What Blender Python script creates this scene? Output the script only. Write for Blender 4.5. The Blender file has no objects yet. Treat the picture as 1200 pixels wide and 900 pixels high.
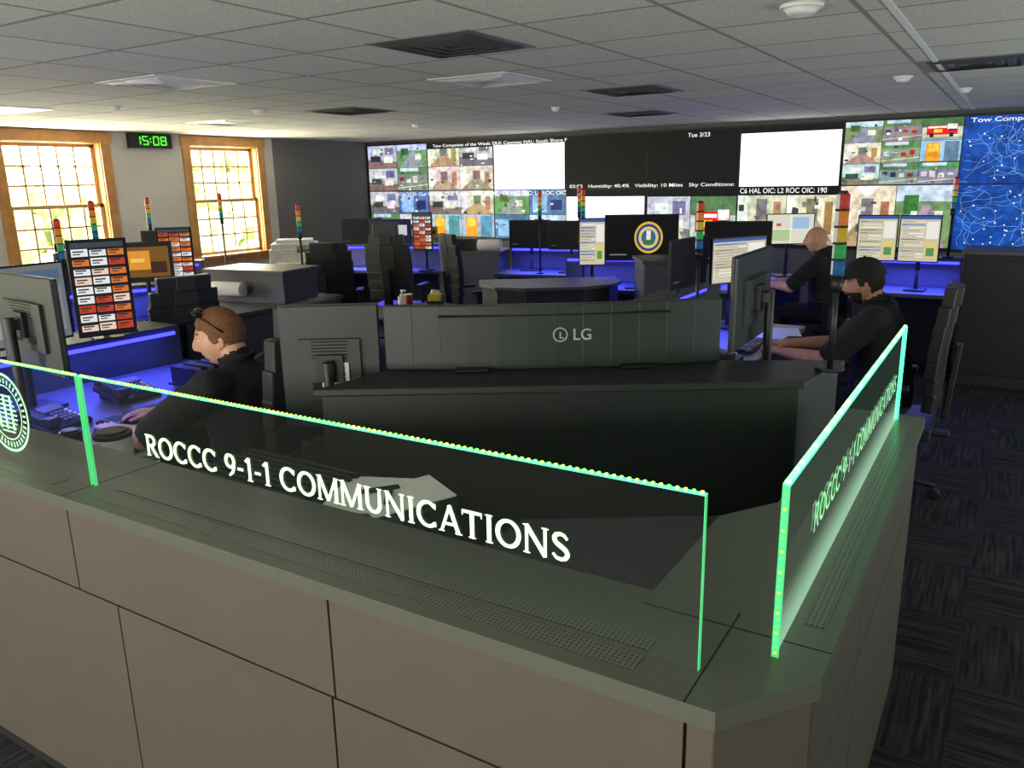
import bpy, bmesh, math, random
from mathutils import Vector, Matrix, Euler, noise
R = random.Random(7)
scene = bpy.context.scene
scene.view_settings.view_transform = 'Standard'

def srgb(r, g, b):
    f = lambda c: (c/255/12.92) if c/255 <= .04045 else ((c/255+.055)/1.055)**2.4
    return (f(r), f(g), f(b))

# ------------------------------------------------------------ materials
MATS = {}
def mat(name, col, rough=.5, metal=0, emit=0, var=.12, nscale=30, bump=0.0, spec=.5, ecol=None):
    if name in MATS: return MATS[name]
    c = srgb(*col)
    m = bpy.data.materials.new(name); m.use_nodes = True
    nt = m.node_tree; b = nt.nodes['Principled BSDF']
    b.inputs['Roughness'].default_value = rough
    b.inputs['Metallic'].default_value = metal
    b.inputs['Specular IOR Level'].default_value = spec
    tc = nt.nodes.new('ShaderNodeTexCoord'); n = nt.nodes.new('ShaderNodeTexNoise')
    n.inputs['Scale'].default_value = nscale; n.inputs['Detail'].default_value = 4
    nt.links.new(tc.outputs['Object'], n.inputs['Vector'])
    r = nt.nodes.new('ShaderNodeValToRGB')
    r.color_ramp.elements[0].position = .3; r.color_ramp.elements[1].position = .7
    r.color_ramp.elements[0].color = [x*(1-var) for x in c]+[1]
    r.color_ramp.elements[1].color = [min(1, x*(1+var)) for x in c]+[1]
    nt.links.new(n.outputs['Fac'], r.inputs['Fac'])
    nt.links.new(r.outputs['Color'], b.inputs['Base Color'])
    if bump:
        bp = nt.nodes.new('ShaderNodeBump'); bp.inputs['Strength'].default_value = bump
        bp.inputs['Distance'].default_value = .01
        nt.links.new(n.outputs['Fac'], bp.inputs['Height']); nt.links.new(bp.outputs['Normal'], b.inputs['Normal'])
    if emit:
        b.inputs['Emission Color'].default_value = list(srgb(*(ecol or col)))+[1]
        b.inputs['Emission Strength'].default_value = emit
    MATS[name] = m
    return m

def attr_emit(name, strength, sampling='NONE', grain=0):
    m = bpy.data.materials.new(name); m.use_nodes = True
    nt = m.node_tree; b = nt.nodes['Principled BSDF']
    a = nt.nodes.new('ShaderNodeAttribute'); a.attribute_name = 'Col'
    b.inputs['Base Color'].default_value = (.006, .006, .006, 1)
    b.inputs['Roughness'].default_value = .5
    b.inputs['Specular IOR Level'].default_value = .25
    if grain:
        tc = nt.nodes.new('ShaderNodeTexCoord'); n = nt.nodes.new('ShaderNodeTexNoise'); n.inputs['Scale'].default_value = grain; n.inputs['Detail'].default_value = 6
        nt.links.new(tc.outputs['Object'], n.inputs['Vector'])
        mr = nt.nodes.new('ShaderNodeMapRange'); mr.inputs[1].default_value = .36; mr.inputs[2].default_value = .6; mr.inputs[3].default_value = .68; mr.inputs[4].default_value = 1.15
        nt.links.new(n.outputs['Fac'], mr.inputs[0])
        mx = nt.nodes.new('ShaderNodeVectorMath'); mx.operation = 'SCALE'
        nt.links.new(a.outputs['Color'], mx.inputs[0]); nt.links.new(mr.outputs[0], mx.inputs['Scale']); nt.links.new(mx.outputs[0], b.inputs['Emission Color'])
    else: nt.links.new(a.outputs['Color'], b.inputs['Emission Color'])
    b.inputs['Emission Strength'].default_value = strength
    m.cycles.emission_sampling = sampling
    MATS[name] = m
    return m
SCR = attr_emit('screen_content', .95)
WALLSCR = attr_emit('video_wall_content', 1.25, grain=14)
WALLWHITE = attr_emit('video_wall_white', 1.7, 'FRONT')
LEDM = attr_emit('led_dots', 3.0)
STK = attr_emit('signal_lamp_plastic', .45)

BLACK = mat('black_plastic', (26, 27, 29), .45)
MBACK = mat('monitor_back_plastic', (44, 50, 48), .45, var=.05)
BLACK2 = mat('black_laminate', (34, 39, 37), .5, var=.06)
DGREY = mat('dark_grey_laminate', (82, 82, 88), .42, var=.06)
MGREY = mat('mid_grey_plastic', (120, 120, 122), .5)
LGREY = mat('light_grey_plastic', (236, 236, 234), .5)
WHITE = mat('white_paper', (236, 236, 230), .7, var=.03)
METAL = mat('brushed_metal', (150, 150, 150), .3, .9)
LEATHER = mat('chair_leather', (38, 38, 42), .4, nscale=120, bump=.15)
COUNT = mat('counter_front_laminate', (92, 85, 76), .42, var=.04, nscale=8)
LEDGE = mat('counter_ledge_laminate', (92, 94, 84), .4, var=.05, nscale=60)
SEAM = mat('seam_black', (14, 13, 12), .8)
WOOD = mat('honey_wood', (182, 130, 72), .4, var=.2, nscale=9)
SASH = mat('window_sash_tan', (178, 148, 100), .5, var=.06)
WALLM = mat('wall_paint_light', (200, 198, 190), .8, var=.03, nscale=3)
WALLD = mat('wall_paint_charcoal', (112, 112, 112), .8, var=.03, nscale=3)
BLUE = mat('blue_led_strip', (20, 30, 255), .5, emit=8, ecol=(40, 40, 255))
BLUE.cycles.emission_sampling = 'NONE'
GREENTXT = mat('clock_digits', (60, 255, 30), .5, emit=2.2, ecol=(70, 255, 40))
YEL = mat('yellow_plastic', (220, 190, 30), .5)
RED = mat('red_plastic', (190, 30, 25), .5)
BIN = mat('blue_plastic', (40, 80, 170), .5)
TICK = mat('ticker_text_white', (235, 235, 235), .5, emit=.9)
TICK.cycles.emission_sampling = 'NONE'
SKIN = mat('skin', (222, 168, 140), .5, var=.08, nscale=40)
SKIN2 = mat('skin_tanned', (202, 148, 120), .5, var=.08, nscale=40)
HAIRB = mat('hair_auburn', (128, 84, 50), .7, var=.3, nscale=160, bump=.5)
HAIRD = mat('hair_dark', (34, 27, 24), .7, var=.3, nscale=160, bump=.5)
SHIRT = mat('black_shirt', (29, 30, 36), .85, var=.2, nscale=25, bump=.3)
PANTS = mat('navy_trousers', (32, 34, 44), .85)
SHOE = mat('black_shoes', (15, 15, 15), .4)
EYEW = mat('eye_white', (230, 228, 222), .3)
EYED = mat('eye_iris', (45, 35, 28), .2)
LIP = mat('lips', (184, 110, 98), .5)
ETCH = mat('etched_letters', (225, 255, 225), .6, emit=.85, ecol=(218, 255, 190))
ETCH2 = mat('etched_letters_side', (180, 235, 195), .6, emit=.5, ecol=(160, 245, 180))
ETCH3 = mat('etched_seal_green', (170, 240, 190), .6, emit=.5, ecol=(150, 240, 170))
for m_ in (ETCH, ETCH2, ETCH3, GREENTXT): m_.cycles.emission_sampling = 'NONE'

# ------------------------------------------------------------ builder
class B:
    def __init__(s):
        s.bm = bmesh.new(); s.mats = []
        s.col = s.bm.loops.layers.float_color.new('Col')
    def mi(s, m):
        if m not in s.mats: s.mats.append(m)
        return s.mats.index(m)
    def _set(s, verts, m, smooth=False):
        i = s.mi(m); fs = set()
        for v in verts:
            for f in v.link_faces: fs.add(f)
        for f in fs: f.material_index = i; f.smooth = smooth
        return fs
    def box(s, c, d, m, rot=None):
        M = Matrix.Translation(c)
        if rot: M = M @ Euler(rot).to_matrix().to_4x4()
        M = M @ Matrix.Diagonal((d[0], d[1], d[2], 1))
        r = bmesh.ops.create_cube(s.bm, size=1, matrix=M); s._set(r['verts'], m); return s
    def bx(s, x0, x1, y0, y1, z0, z1, m):
        return s.box(((x0+x1)/2, (y0+y1)/2, (z0+z1)/2), (abs(x1-x0), abs(y1-y0), abs(z1-z0)), m)
    def cyl(s, p0, p1, r0, m, r1=None, seg=20, smooth=True):
        p0 = Vector(p0); p1 = Vector(p1); d = p1-p0
        q = d.to_track_quat('Z', 'Y').to_matrix().to_4x4()
        M = Matrix.Translation((p0+p1)/2) @ q
        r = bmesh.ops.create_cone(s.bm, cap_ends=True, segments=seg, radius1=r0, radius2=r0 if r1 is None else r1, depth=d.length, matrix=M)
        fs = s._set(r['verts'], m)
        for f in fs: f.smooth = smooth and len(f.verts) == 4
        return s
    def sph(s, c, r, m, rot=None, seg=20):
        if not hasattr(r, '__len__'): r = (r, r, r)
        M = Matrix.Translation(c)
        if rot: M = M @ Euler(rot).to_matrix().to_4x4()
        M = M @ Matrix.Diagonal((r[0], r[1], r[2], 1))
        q = bmesh.ops.create_uvsphere(s.bm, u_segments=seg, v_segments=max(8, seg*2//3), radius=1, matrix=M)
        s._set(q['verts'], m, True); return s
    def prism(s, pts, z0, z1, m):
        lo = [s.bm.verts.new((p[0], p[1], z0)) for p in pts]; hi = [s.bm.verts.new((p[0], p[1], z1)) for p in pts]
        n = len(pts)
        s.bm.faces.new(hi); s.bm.faces.new(lo[::-1])
        for i in range(n): s.bm.faces.new((lo[i], lo[(i+1) % n], hi[(i+1) % n], hi[i]))
        s._set(lo+hi, m)
        return s
    def quad(s, pts, m, color=None):
        vs = [s.bm.verts.new(p) for p in pts]
        f = s.bm.faces.new(vs); f.material_index = s.mi(m)
        if color is not None:
            for l in f.loops: l[s.col] = (color[0], color[1], color[2], 1)
        return s
    def _c(s, n0, color):
        s.bm.faces.ensure_lookup_table()
        for f in s.bm.faces[n0:]:
            for l in f.loops: l[s.col] = (*color, 1)
    def cbox(s, c, d, m, color):
        n0 = len(s.bm.faces); s.box(c, d, m); s._c(n0, color)
    def ccyl(s, p0, p1, r, m, color):
        n0 = len(s.bm.faces); s.cyl(p0, p1, r, m); s._c(n0, color)
    def rects(s, o, ux, uy, nrm, rects, m=None):
        m = m or SCR
        o = Vector(o); ux = Vector(ux); uy = Vector(uy); nrm = Vector(nrm)
        for k, r in enumerate(rects):
            off = nrm*(.0006+.00002*k); c = srgb(*r[4])
            mm = WALLWHITE if (m is WALLSCR and min(r[4]) > 249) else m
            P = lambda u, v: o+ux*u+uy*v+off
            if len(r) > 5 and r[5] == 'disc':
                cu, cv = (r[0]+r[2])/2, (r[1]+r[3])/2; ru, rv = (r[2]-r[0])/2, (r[3]-r[1])/2
                s.quad([P(cu+ru*math.cos(a*math.pi/12), cv+rv*math.sin(a*math.pi/12)) for a in range(24)], mm, c)
            elif len(r) > 5:
                s.quad([P(u, v) for u, v in r[5]], mm, c)
            else:
                s.quad([P(r[0], r[1]), P(r[2], r[1]), P(r[2], r[3]), P(r[0], r[3])], mm, c)
        return s
    def finish(s, name, loc=(0, 0, 0), rz=0, bevel=0, seg=2, parent=None, recalc=True):
        me = bpy.data.meshes.new(name)
        s.bm.to_mesh(me); s.bm.free()
        for m in s.mats: me.materials.append(m)
        ob = bpy.data.objects.new(name, me); scene.collection.objects.link(ob)
        ob.location = loc; ob.rotation_euler = (0, 0, rz)
        if bevel:
            b = ob.modifiers.new('bevel', 'BEVEL'); b.width = bevel; b.segments = seg; b.limit_method = 'ANGLE'; b.angle_limit = math.radians(50)
        if parent: ob.parent = parent
        return ob

def text(name, body, m, loc, ax, up, width=None, height=.05, parent=None, extrude=.001, bold=.0, align='CENTER'):
    cu = bpy.data.curves.new(name, 'FONT'); cu.body = body; cu.size = 1; cu.extrude = .0; cu.offset = bold
    t = bpy.data.objects.new(name+'_c', cu); scene.collection.objects.link(t)
    dg = bpy.context.evaluated_depsgraph_get(); me = bpy.data.meshes.new_from_object(t.evaluated_get(dg))
    bpy.data.objects.remove(t); me.name = name
    xs = [v.co.x for v in me.vertices]; ys = [v.co.y for v in me.vertices]
    x0, x1, y0, y1 = min(xs), max(xs), min(ys), max(ys)
    ax = Vector(ax).normalized(); up = Vector(up).normalized(); nz = ax.cross(up)
    sy = height/(y1-y0); sx = (width/(x1-x0)) if width else sy
    for v in me.vertices:
        x = (v.co.x-(x0 if align == 'LEFT' else (x0+x1)/2))*sx; y = (v.co.y-(y0+y1)/2)*sy
        v.co = ax*x+up*y+nz*extrude
    me.materials.clear(); me.materials.append(m)
    ob = bpy.data.objects.new(name, me); scene.collection.objects.link(ob); ob.location = loc
    if parent: ob.parent = parent
    return ob

# stroke font: engraved capitals, nearly even strokes with tiny serifs
def glyphs():
    T, t = .175, .12
    def arc(cx, cy, rx, ry, a0, a1, n=22):
        out = []
        for i in range(n+1):
            a = math.radians(a0+(a1-a0)*i/n); out.append((cx+rx*math.cos(a), cy+ry*math.sin(a), t+(T-t)*abs(math.cos(a))))
        return out
    ln = lambda x0, y0, x1, y1, w: [(x0, y0, w), (x1, y1, w)]
    sf = lambda x, y, w=.32: [(x-w*.42, y, .045), (x+w*.42, y, .045)]
    g = {}
    g['R'] = (.9, [ln(.18, 0, .18, 1, T), sf(.18, .02), sf(.14, .98, .24), [(.18, .95, t), (.4, .95, t)]+arc(.42, .73, .24, .22, 90, -90, 12)+[(.18, .51, t)], ln(.4, .5, .74, .03, T), sf(.78, .02, .26)])
    g['O'] = (1.04, [arc(.5, .5, .40, .45, 0, 360, 36)])
    g['C'] = (.95, [arc(.5, .5, .40, .45, 42, 318, 30), ln(.82, .93, .82, .72, .045), ln(.82, .07, .82, .24, .045)])
    g['9'] = (.74, [arc(.36, .68, .24, .27, 0, 360, 28), [(.60, .68, T*.9), (.58, .42, T*.85), (.47, .2, .14), (.26, .03, .10)]])
    g['1'] = (.56, [ln(.3, 0, .3, 1, T), ln(.1, .82, .28, .96, t), sf(.3, .02, .36)])
    g['-'] = (.46, [ln(.06, .42, .38, .42, .12)])
    g['M'] = (1.16, [ln(.14, 0, .14, 1, t), ln(.16, 1, .57, .04, T), ln(.57, .04, .98, 1, t), ln(.98, 0, .98, 1, T), sf(.14, .02, .3), sf(.98, .02, .36), sf(.1, .98, .2), sf(1.02, .98, .2)])
    g['U'] = (.96, [[(.18, 1, T), (.18, .4, T)]+arc(.47, .38, .29, .33, 180, 360, 16)+[(.76, 1, t)], sf(.18, .98, .36), sf(.76, .98, .28)])
    g['N'] = (1.0, [ln(.15, 0, .15, 1, t), ln(.15, .98, .82, .02, T), ln(.82, 0, .82, 1, t), sf(.15, .02, .28), sf(.82, .98, .28), sf(.11, .98, .2)])
    g['I'] = (.44, [ln(.21, 0, .21, 1, T), sf(.21, .02), sf(.21, .98)])
    g['A'] = (.96, [ln(.48, 1, .12, .02, t), ln(.46, 1, .82, .02, T), ln(.24, .32, .7, .32, t*.9), sf(.12, .02, .28), sf(.83, .02, .32)])
    g['T'] = (.88, [ln(.04, .94, .80, .94, .12), ln(.42, 0, .42, .95, T), sf(.42, .02), ln(.04, .98, .04, .80, .045), ln(.8, .98, .8, .80, .045)])
    g['S'] = (.78, [[(.6, .78, .1), (.5, .90, .12), (.36, .94, .13), (.2, .88, .15), (.14, .75, .17), (.2, .62, .17), (.38, .51, .18), (.55, .41, .17), (.62, .27, .17), (.55, .12, .15), (.38, .06, .13), (.22, .09, .12), (.1, .22, .1)]])
    g[' '] = (.42, [])
    return g
GL = glyphs()
def engraved(name, body, m, loc, ax, width, height, parent):
    tot = sum(GL[c][0] for c in body); sx = width/tot; ax = Vector(ax); up = Vector((0, 0, 1)); nz = ax.cross(up)
    b = B(); x = -tot/2; k = 0
    for ch in body:
        adv, st = GL[ch]
        for s in st:
            n = len(s); k += 1
            for i in range(n-1):
                (x0, y0, w0), (x1, y1, w1) = s[i], s[i+1]
                X0, Y0, X1, Y1 = (x+x0)*sx, (y0-.5)*height, (x+x1)*sx, (y1-.5)*height
                d = Vector((X1-X0, Y1-Y0))
                if d.length < 1e-6: continue
                d.normalize(); nn = Vector((-d.y, d.x))*height*.5; e = d*(height*.012)
                P = lambda a, c_, w, sg, ee: ax*(a+nn.x*w*sg+ee.x)+up*(c_+nn.y*w*sg+ee.y)+nz*(.0004+.00002*(k % 12))
                b.quad([P(X0, Y0, w0, -1, -e), P(X1, Y1, w1, -1, e), P(X1, Y1, w1, 1, e), P(X0, Y0, w0, 1, -e)], m)
        x += adv
    return b.finish(name, loc, parent=parent)

# ------------------------------------------------------------ camera
Mr = Matrix(((.851, -.1135, .5123), (.5246, .2198, -.8225), (-.0192, .9687, .2466)))
cam = bpy.data.cameras.new('camera'); camo = bpy.data.objects.new('camera', cam); scene.collection.objects.link(camo)
camo.matrix_world = Matrix.Translation((0, 0, 1.8)) @ Mr.to_4x4()
cam.sensor_width = 36; cam.lens = 28.17; cam.clip_start = .05
scene.camera = camo

XL, XR, YB, YF, ZC = -8.83, 3.4, -3.2, 10.06, 2.42

# ------------------------------------------------------------ carpet, ceiling
def carpet():
    m = bpy.data.materials.new('carpet_tiles'); m.use_nodes = True; nt = m.node_tree; b = nt.nodes['Principled BSDF']
    N = nt.nodes.new; L = nt.links.new
    tc = N('ShaderNodeTexCoord')
    outs = []
    for sc in ((60, 3, 1), (3, 60, 1)):
        mp = N('ShaderNodeMapping'); mp.inputs['Scale'].default_value = sc; L(tc.outputs['Object'], mp.inputs['Vector'])
        n = N('ShaderNodeTexNoise'); n.inputs['Scale'].default_value = 1; n.inputs['Detail'].default_value = 3
        L(mp.outputs['Vector'], n.inputs['Vector']); outs.append(n)
    ck = N('ShaderNodeTexChecker'); ck.inputs['Scale'].default_value = 1/.5; L(tc.outputs['Object'], ck.inputs['Vector'])
    mx = N('ShaderNodeMix'); mx.data_type = 'FLOAT'
    L(ck.outputs['Fac'], mx.inputs[0]); L(outs[0].outputs['Fac'], mx.inputs[2]); L(outs[1].outputs['Fac'], mx.inputs[3])
    r = N('ShaderNodeValToRGB'); r.color_ramp.elements[0].position = .4; r.color_ramp.elements[1].position = .72
    r.color_ramp.elements[0].color = (*srgb(26, 28, 34), 1); r.color_ramp.elements[1].color = (*srgb(68, 65, 68), 1)
    L(mx.outputs[0], r.inputs['Fac']); L(r.outputs['Color'], b.inputs['Base Color']); b.inputs['Roughness'].default_value = .95
    b.inputs['Specular IOR Level'].default_value = .2
    bp = N('ShaderNodeBump'); bp.inputs['Strength'].default_value = .4; L(mx.outputs[0], bp.inputs['Height']); L(bp.outputs['Normal'], b.inputs['Normal'])
    return m
def ceilmat():
    m = bpy.data.materials.new('ceiling_tiles'); m.use_nodes = True; nt = m.node_tree; b = nt.nodes['Principled BSDF']
    N = nt.nodes.new; L = nt.links.new
    tc = N('ShaderNodeTexCoord'); br = N('ShaderNodeTexBrick'); br.offset = 0; br.squash = 1
    L(tc.outputs['Object'], br.inputs['Vector'])
    br.inputs['Scale'].default_value = 1; br.inputs['Brick Width'].default_value = .61; br.inputs['Row Height'].default_value = .61
    br.inputs['Mortar Size'].default_value = .012; br.inputs['Mortar Smooth'].default_value = .1
    br.inputs['Color1'].default_value = (*srgb(228, 226, 216), 1); br.inputs['Color2'].default_value = (*srgb(219, 218, 209), 1)
    br.inputs['Mortar'].default_value = (*srgb(160, 158, 151), 1)
    n = N('ShaderNodeTexNoise'); n.inputs['Scale'].default_value = 90; n.inputs['Detail'].default_value = 5; L(tc.outputs['Object'], n.inputs['Vector'])
    r = N('ShaderNodeValToRGB'); r.color_ramp.elements[0].position = .35; r.color_ramp.elements[0].color = (.76, .76, .76, 1); r.color_ramp.elements[1].position = .55
    L(n.outputs['Fac'], r.inputs['Fac'])
    mx = N('ShaderNodeMix'); mx.data_type = 'RGBA'; mx.blend_type = 'MULTIPLY'; mx.inputs[0].default_value = 1
    L(br.outputs['Color'], mx.inputs[6]); L(r.outputs['Color'], mx.inputs[7]); L(mx.outputs[2], b.inputs['Base Color'])
    b.inputs['Roughness'].default_value = .9
    bp = N('ShaderNodeBump'); bp.inputs['Strength'].default_value = .5; bp.inputs['Distance'].default_value = .01
    L(br.outputs['Fac'], bp.inputs['Height']); bp.invert = True; L(bp.outputs['Normal'], b.inputs['Normal'])
    return m
b = B(); b.bx(XL-.2, XR+.2, YB-.2, YF+.2, -.1, 0, carpet()); b.finish('floor')
b = B(); b.bx(XL-.2, XR+.2, YB-.2, YF+.2, ZC, ZC+.1, ceilmat()); b.finish('ceiling')

# ------------------------------------------------------------ walls, windows
WINS = [(-1.9, -.62), (1.9, 3.18), (4.37, 5.65), (6.6, 7.88)]
ZW0, ZW1 = .92, 2.30
b = B(); t = .2
ys = YB-.2
for (y0, y1) in WINS:
    a0, a1 = y0+.1, y1-.1
    b.bx(XL-t, XL, ys, a0, 0, ZC, WALLM)
    b.bx(XL-t, XL, a0, a1, 0, ZW0, WALLM); b.bx(XL-t, XL, a0, a1, ZW1, ZC, WALLM)
    ys = a1
b.bx(XL-t, XL, ys, 8.05, 0, ZC, WALLM); b.bx(XL-t, XL, 8.05, YF+.2, 0, ZC, WALLD)
b.finish('wall_left')
b = B(); b.bx(XL, XR, YF, YF+.2, 0, ZC, WALLD); b.finish('wall_back')
b = B(); b.bx(XR, XR+.2, YB-.2, YF+.2, 0, ZC, WALLD); b.finish('wall_right')
b = B(); b.bx(XL, XR, YB-.2, YB, 0, ZC, WALLM); b.finish('wall_front')
b = B(); b.bx(XL, XL+.015, YB, YF, 0, .1, BLACK2); b.finish('baseboard_left')
b = B(); b.bx(XL+.02, XR, YF-.015, YF, 0, .1, BLACK2); b.finish('baseboard_back')
GLASSW = bpy.data.materials.new('window_glass'); GLASSW.use_nodes = True
nt = GLASSW.node_tree; nt.nodes.clear(); o = nt.nodes.new('ShaderNodeOutputMaterial'); tr = nt.nodes.new('ShaderNodeBsdfTransparent')
tr.inputs[0].default_value = (.96, .97, .95, 1)
nt.links.new(tr.outputs[0], o.inputs[0])
for k, (y0, y1) in enumerate(WINS):
    b = B(); x = XL
    b.bx(x, x+.025, y0, y0+.11, ZW0-.06, ZC-.02, WOOD); b.bx(x, x+.025, y1-.11, y1, ZW0-.06, ZC-.02, WOOD)
    b.bx(x, x+.03, y0-.02, y1+.02, ZW1-.01, ZC-.01, WOOD); b.bx(x, x+.06, y0-.03, y1+.03, ZW0-.03, ZW0+.005, WOOD); b.bx(x, x+.02, y0, y1, ZW0-.12, ZW0-.03, WOOD)
    a0, a1 = y0+.1, y1-.1
    b.bx(x-.18, x, a0, a0+.02, ZW0, ZW1, WOOD); b.bx(x-.18, x, a1-.02, a1, ZW0, ZW1, WOOD); b.bx(x-.18, x, a0, a1, ZW1-.02, ZW1, WOOD)
    zm = (ZW0+ZW1)/2
    for (s0, s1, xx) in ((ZW0+.005, zm+.02, x-.08), (zm-.02, ZW1-.02, x-.12)):
        c0, c1 = a0+.02, a1-.02
        b.bx(xx-.02, xx+.02, c0, c0+.045, s0, s1, SASH); b.bx(xx-.02, xx+.02, c1-.045, c1, s0, s1, SASH)
        b.bx(xx-.02, xx+.02, c0, c1, s0, s0+.045, SASH); b.bx(xx-.02, xx+.02, c0, c1, s1-.04, s1, SASH)
        for i in range(1, 5):
            yy = c0+.045+(c1-c0-.09)*i/5; b.bx(xx-.012, xx+.012, yy-.011, yy+.011, s0+.04, s1-.04, SASH)
        for i in range(1, 3):
            zz = s0+.045+(s1-s0-.085)*i/3; b.bx(xx-.012, xx+.012, c0+.04, c1-.04, zz-.011, zz+.011, SASH)
        b.bx(xx-.003, xx+.003, c0+.04, c1-.04, s0+.04, s1-.04, GLASSW)
    b.finish('window_%d' % (k+1), bevel=.003)
    L = bpy.data.lights.new('window_portal', 'AREA'); L.shape = 'RECTANGLE'; L.size = 1.1; L.size_y = 1.4; L.cycles.is_portal = True
    lo = bpy.data.objects.new('window_portal', L); scene.collection.objects.link(lo)
    lo.location = (XL-.25, (y0+y1)/2, zm); lo.rotation_euler = (0, math.radians(-90), 0)

LEAF = mat('sunlit_foliage', (92, 108, 58), .9, var=.7, nscale=3, bump=1)
LAWN = mat('lawn', (100, 118, 60), .9, var=.2)
b = B(); b.bx(-40, -15, -15, 34, -.6, -.5, LAWN); b.finish('ground')
for k, (x, y, r) in enumerate([(-17, 2, 1.4), (-18, 7.6, 1.9), (-16, 11.9, 1.5), (-19, 15, 2.2), (-20, 4.8, 1.2), (-21, 19, 2.2), (-17.5, 9.9, 1.1)]):
    b = B(); b.cyl((0, 0, -.5), (0, 0, 1.2), .16, WOOD, .1)
    for j in range(10):
        a = R.random()*6.28
        b.sph((math.cos(a)*r*.6, math.sin(a)*r*.6, .7+R.random()*r*.9), (r*.42, r*.42, r*.36), LEAF, seg=16)
    ob = b.finish('tree', (x, y, 0))
    tx = bpy.data.textures.new('leafnoise', 'CLOUDS'); tx.noise_scale = .25
    sd = ob.modifiers.new('s', 'SUBSURF'); sd.levels = 1; sd.render_levels = 1
    dm = ob.modifiers.new('d', 'DISPLACE'); dm.texture = tx; dm.strength = .6

# ------------------------------------------------------------ digital clock
b = B(); b.bx(0, .05, 0, .56, 0, .165, BLACK)
SEG7 = {'0': 'abcdef', '1': 'bc', '5': 'afgcd', '8': 'abcdefg'}
def seg7(b, ch, y, z, w, h):
    g_ = .01; q = .006
    S7 = {'a': (y+q, y+w-q, z+h-g_, z+h), 'd': (y+q, y+w-q, z, z+g_), 'g': (y+q, y+w-q, z+h/2-g_/2, z+h/2+g_/2), 'f': (y, y+g_, z+h/2+q, z+h-q), 'b': (y+w-g_, y+w, z+h/2+q, z+h-q), 'e': (y, y+g_, z+q, z+h/2-q), 'c': (y+w-g_, y+w, z+q, z+h/2-q)}
    for s in SEG7[ch]:
        a0, a1, c0, c1 = S7[s]; b.bx(.05, .053, a0, a1, c0, c1, GREENTXT)
for ch, y in (('1', .07), ('5', .17), ('0', .31), ('8', .41)): seg7(b, ch, y, .035, .075, .1)
for z in (.065, .1): b.bx(.05, .053, .268, .28, z, z+.012, GREENTXT)
b.finish('digital_clock', (XL, 5.88, 2.245))

# ------------------------------------------------------------ video wall
CW, RH = 1.175, .69; VX0 = -8.80; VZ1 = 2.355
def feed(u0, v0, u1, v1, kind=None):
    k = kind or R.choice(['hall', 'lot', 'room', 'street', 'door'])
    P = lambda a, b_: (u0+(u1-u0)*a, v0+(v1-v0)*b_)
    rr = []
    def q(a, b_, c, d, col): rr.append((P(a, b_)[0], P(a, b_)[1], P(c, d)[0], P(c, d)[1], col))
    def poly(pts, col): rr.append((0, 0, 0, 0, col, [P(*p) for p in pts]))
    j = lambda c, s=14: tuple(max(0, min(245, int(x+R.uniform(-s, s)))) for x in c)
    if k == 'hall':
        q(0, 0, 1, 1, j((214, 204, 188))); poly([(0, 0), (1, 0), (.62, .45), (.4, .45)], j((166, 148, 120)))
        q(.4, .45, .62, .8, j((120, 115, 108))); poly([(0, 1), (0, 0), (.22, .25), (.22, .85)], j((234, 230, 220))); q(.75, .2, .9, .75, j((168, 126, 84)))
        poly([(.3, 1), (.7, 1), (.58, .85), (.44, .85)], j((238, 238, 236)))
    elif k == 'lot':
        q(0, 0, 1, 1, j((134, 138, 138))); q(0, .7, 1, 1, j((96, 136, 78))); q(.1, .85, .7, 1, j((190, 208, 228)))
        for i in range(4): q(.08+.22*i, .3+R.random()*.2, .22+.22*i, .5+R.random()*.15, R.choice([(200, 200, 205), (175, 36, 36), (40, 50, 70), (220, 220, 215)]))
        poly([(0, .1), (1, .25), (1, .29), (0, .14)], (220, 210, 140))
    elif k == 'street':
        q(0, 0, 1, 1, j((110, 150, 84))); q(0, .75, 1, 1, j((185, 210, 235))); poly([(.1, 0), (.9, 0), (.6, .7), (.5, .7)], j((150, 150, 154)))
        q(.15, .55, .4, .85, j((66, 108, 56))); q(.62, .35, .82, .6, (215, 215, 210))
    elif k == 'room':
        q(0, 0, 1, 1, j((192, 198, 206))); poly([(0, 0), (1, 0), (1, .3), (0, .4)], j((120, 112, 108)))
        q(.1, .3, .45, .55, j((60, 60, 66))); q(.55, .25, .85, .5, j((232, 226, 216))); q(.2, .6, .5, .85, j((230, 230, 228))); q(.6, .6, .9, .9, j((120, 115, 150)))
    elif k == 'door':
        q(0, 0, 1, 1, j((160, 192, 212))); q(.15, .05, .5, .9, (244, 160, 30)); q(.2, .5, .45, .85, (248, 198, 80)); q(.6, 0, .95, .95, j((90, 138, 165))); q(0, 0, 1, .06, (80, 70, 60))
    elif k == 'truck':
        q(0, 0, 1, 1, j((185, 195, 190))); q(0, .6, 1, 1, j((80, 124, 70))); q(.12, .25, .88, .68, (222, 18, 28)); q(.62, .5, .86, .72, (235, 235, 235)); q(.15, .55, .6, .63, (240, 240, 240))
        q(.2, .15, .3, .32, (25, 25, 25)); q(.68, .15, .78, .32, (25, 25, 25)); q(0, 0, 1, .15, j((150, 150, 148))); q(.3, .35, .5, .5, (245, 210, 60)); q(.65, .42, .84, .5, (40, 40, 50))
    elif k == 'blue':
        q(0, 0, 1, 1, j((78, 112, 170))); q(.1, .1, .5, .8, j((140, 176, 220))); q(.6, .2, .9, .6, j((40, 55, 100)))
    if k not in ('truck', 'door'):
        for i in range(7):
            a, c = R.random()*.85, R.random()*.8; q(a, c, a+.03+R.random()*.08, c+.03+R.random()*.1, R.choice([(60, 62, 60), (200, 200, 196), (140, 138, 130), (90, 96, 100), (235, 235, 230)]))
    q(0, 0, 1, .018, (8, 8, 8)); q(0, 0, .012, 1, (8, 8, 8))
    return rr
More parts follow.
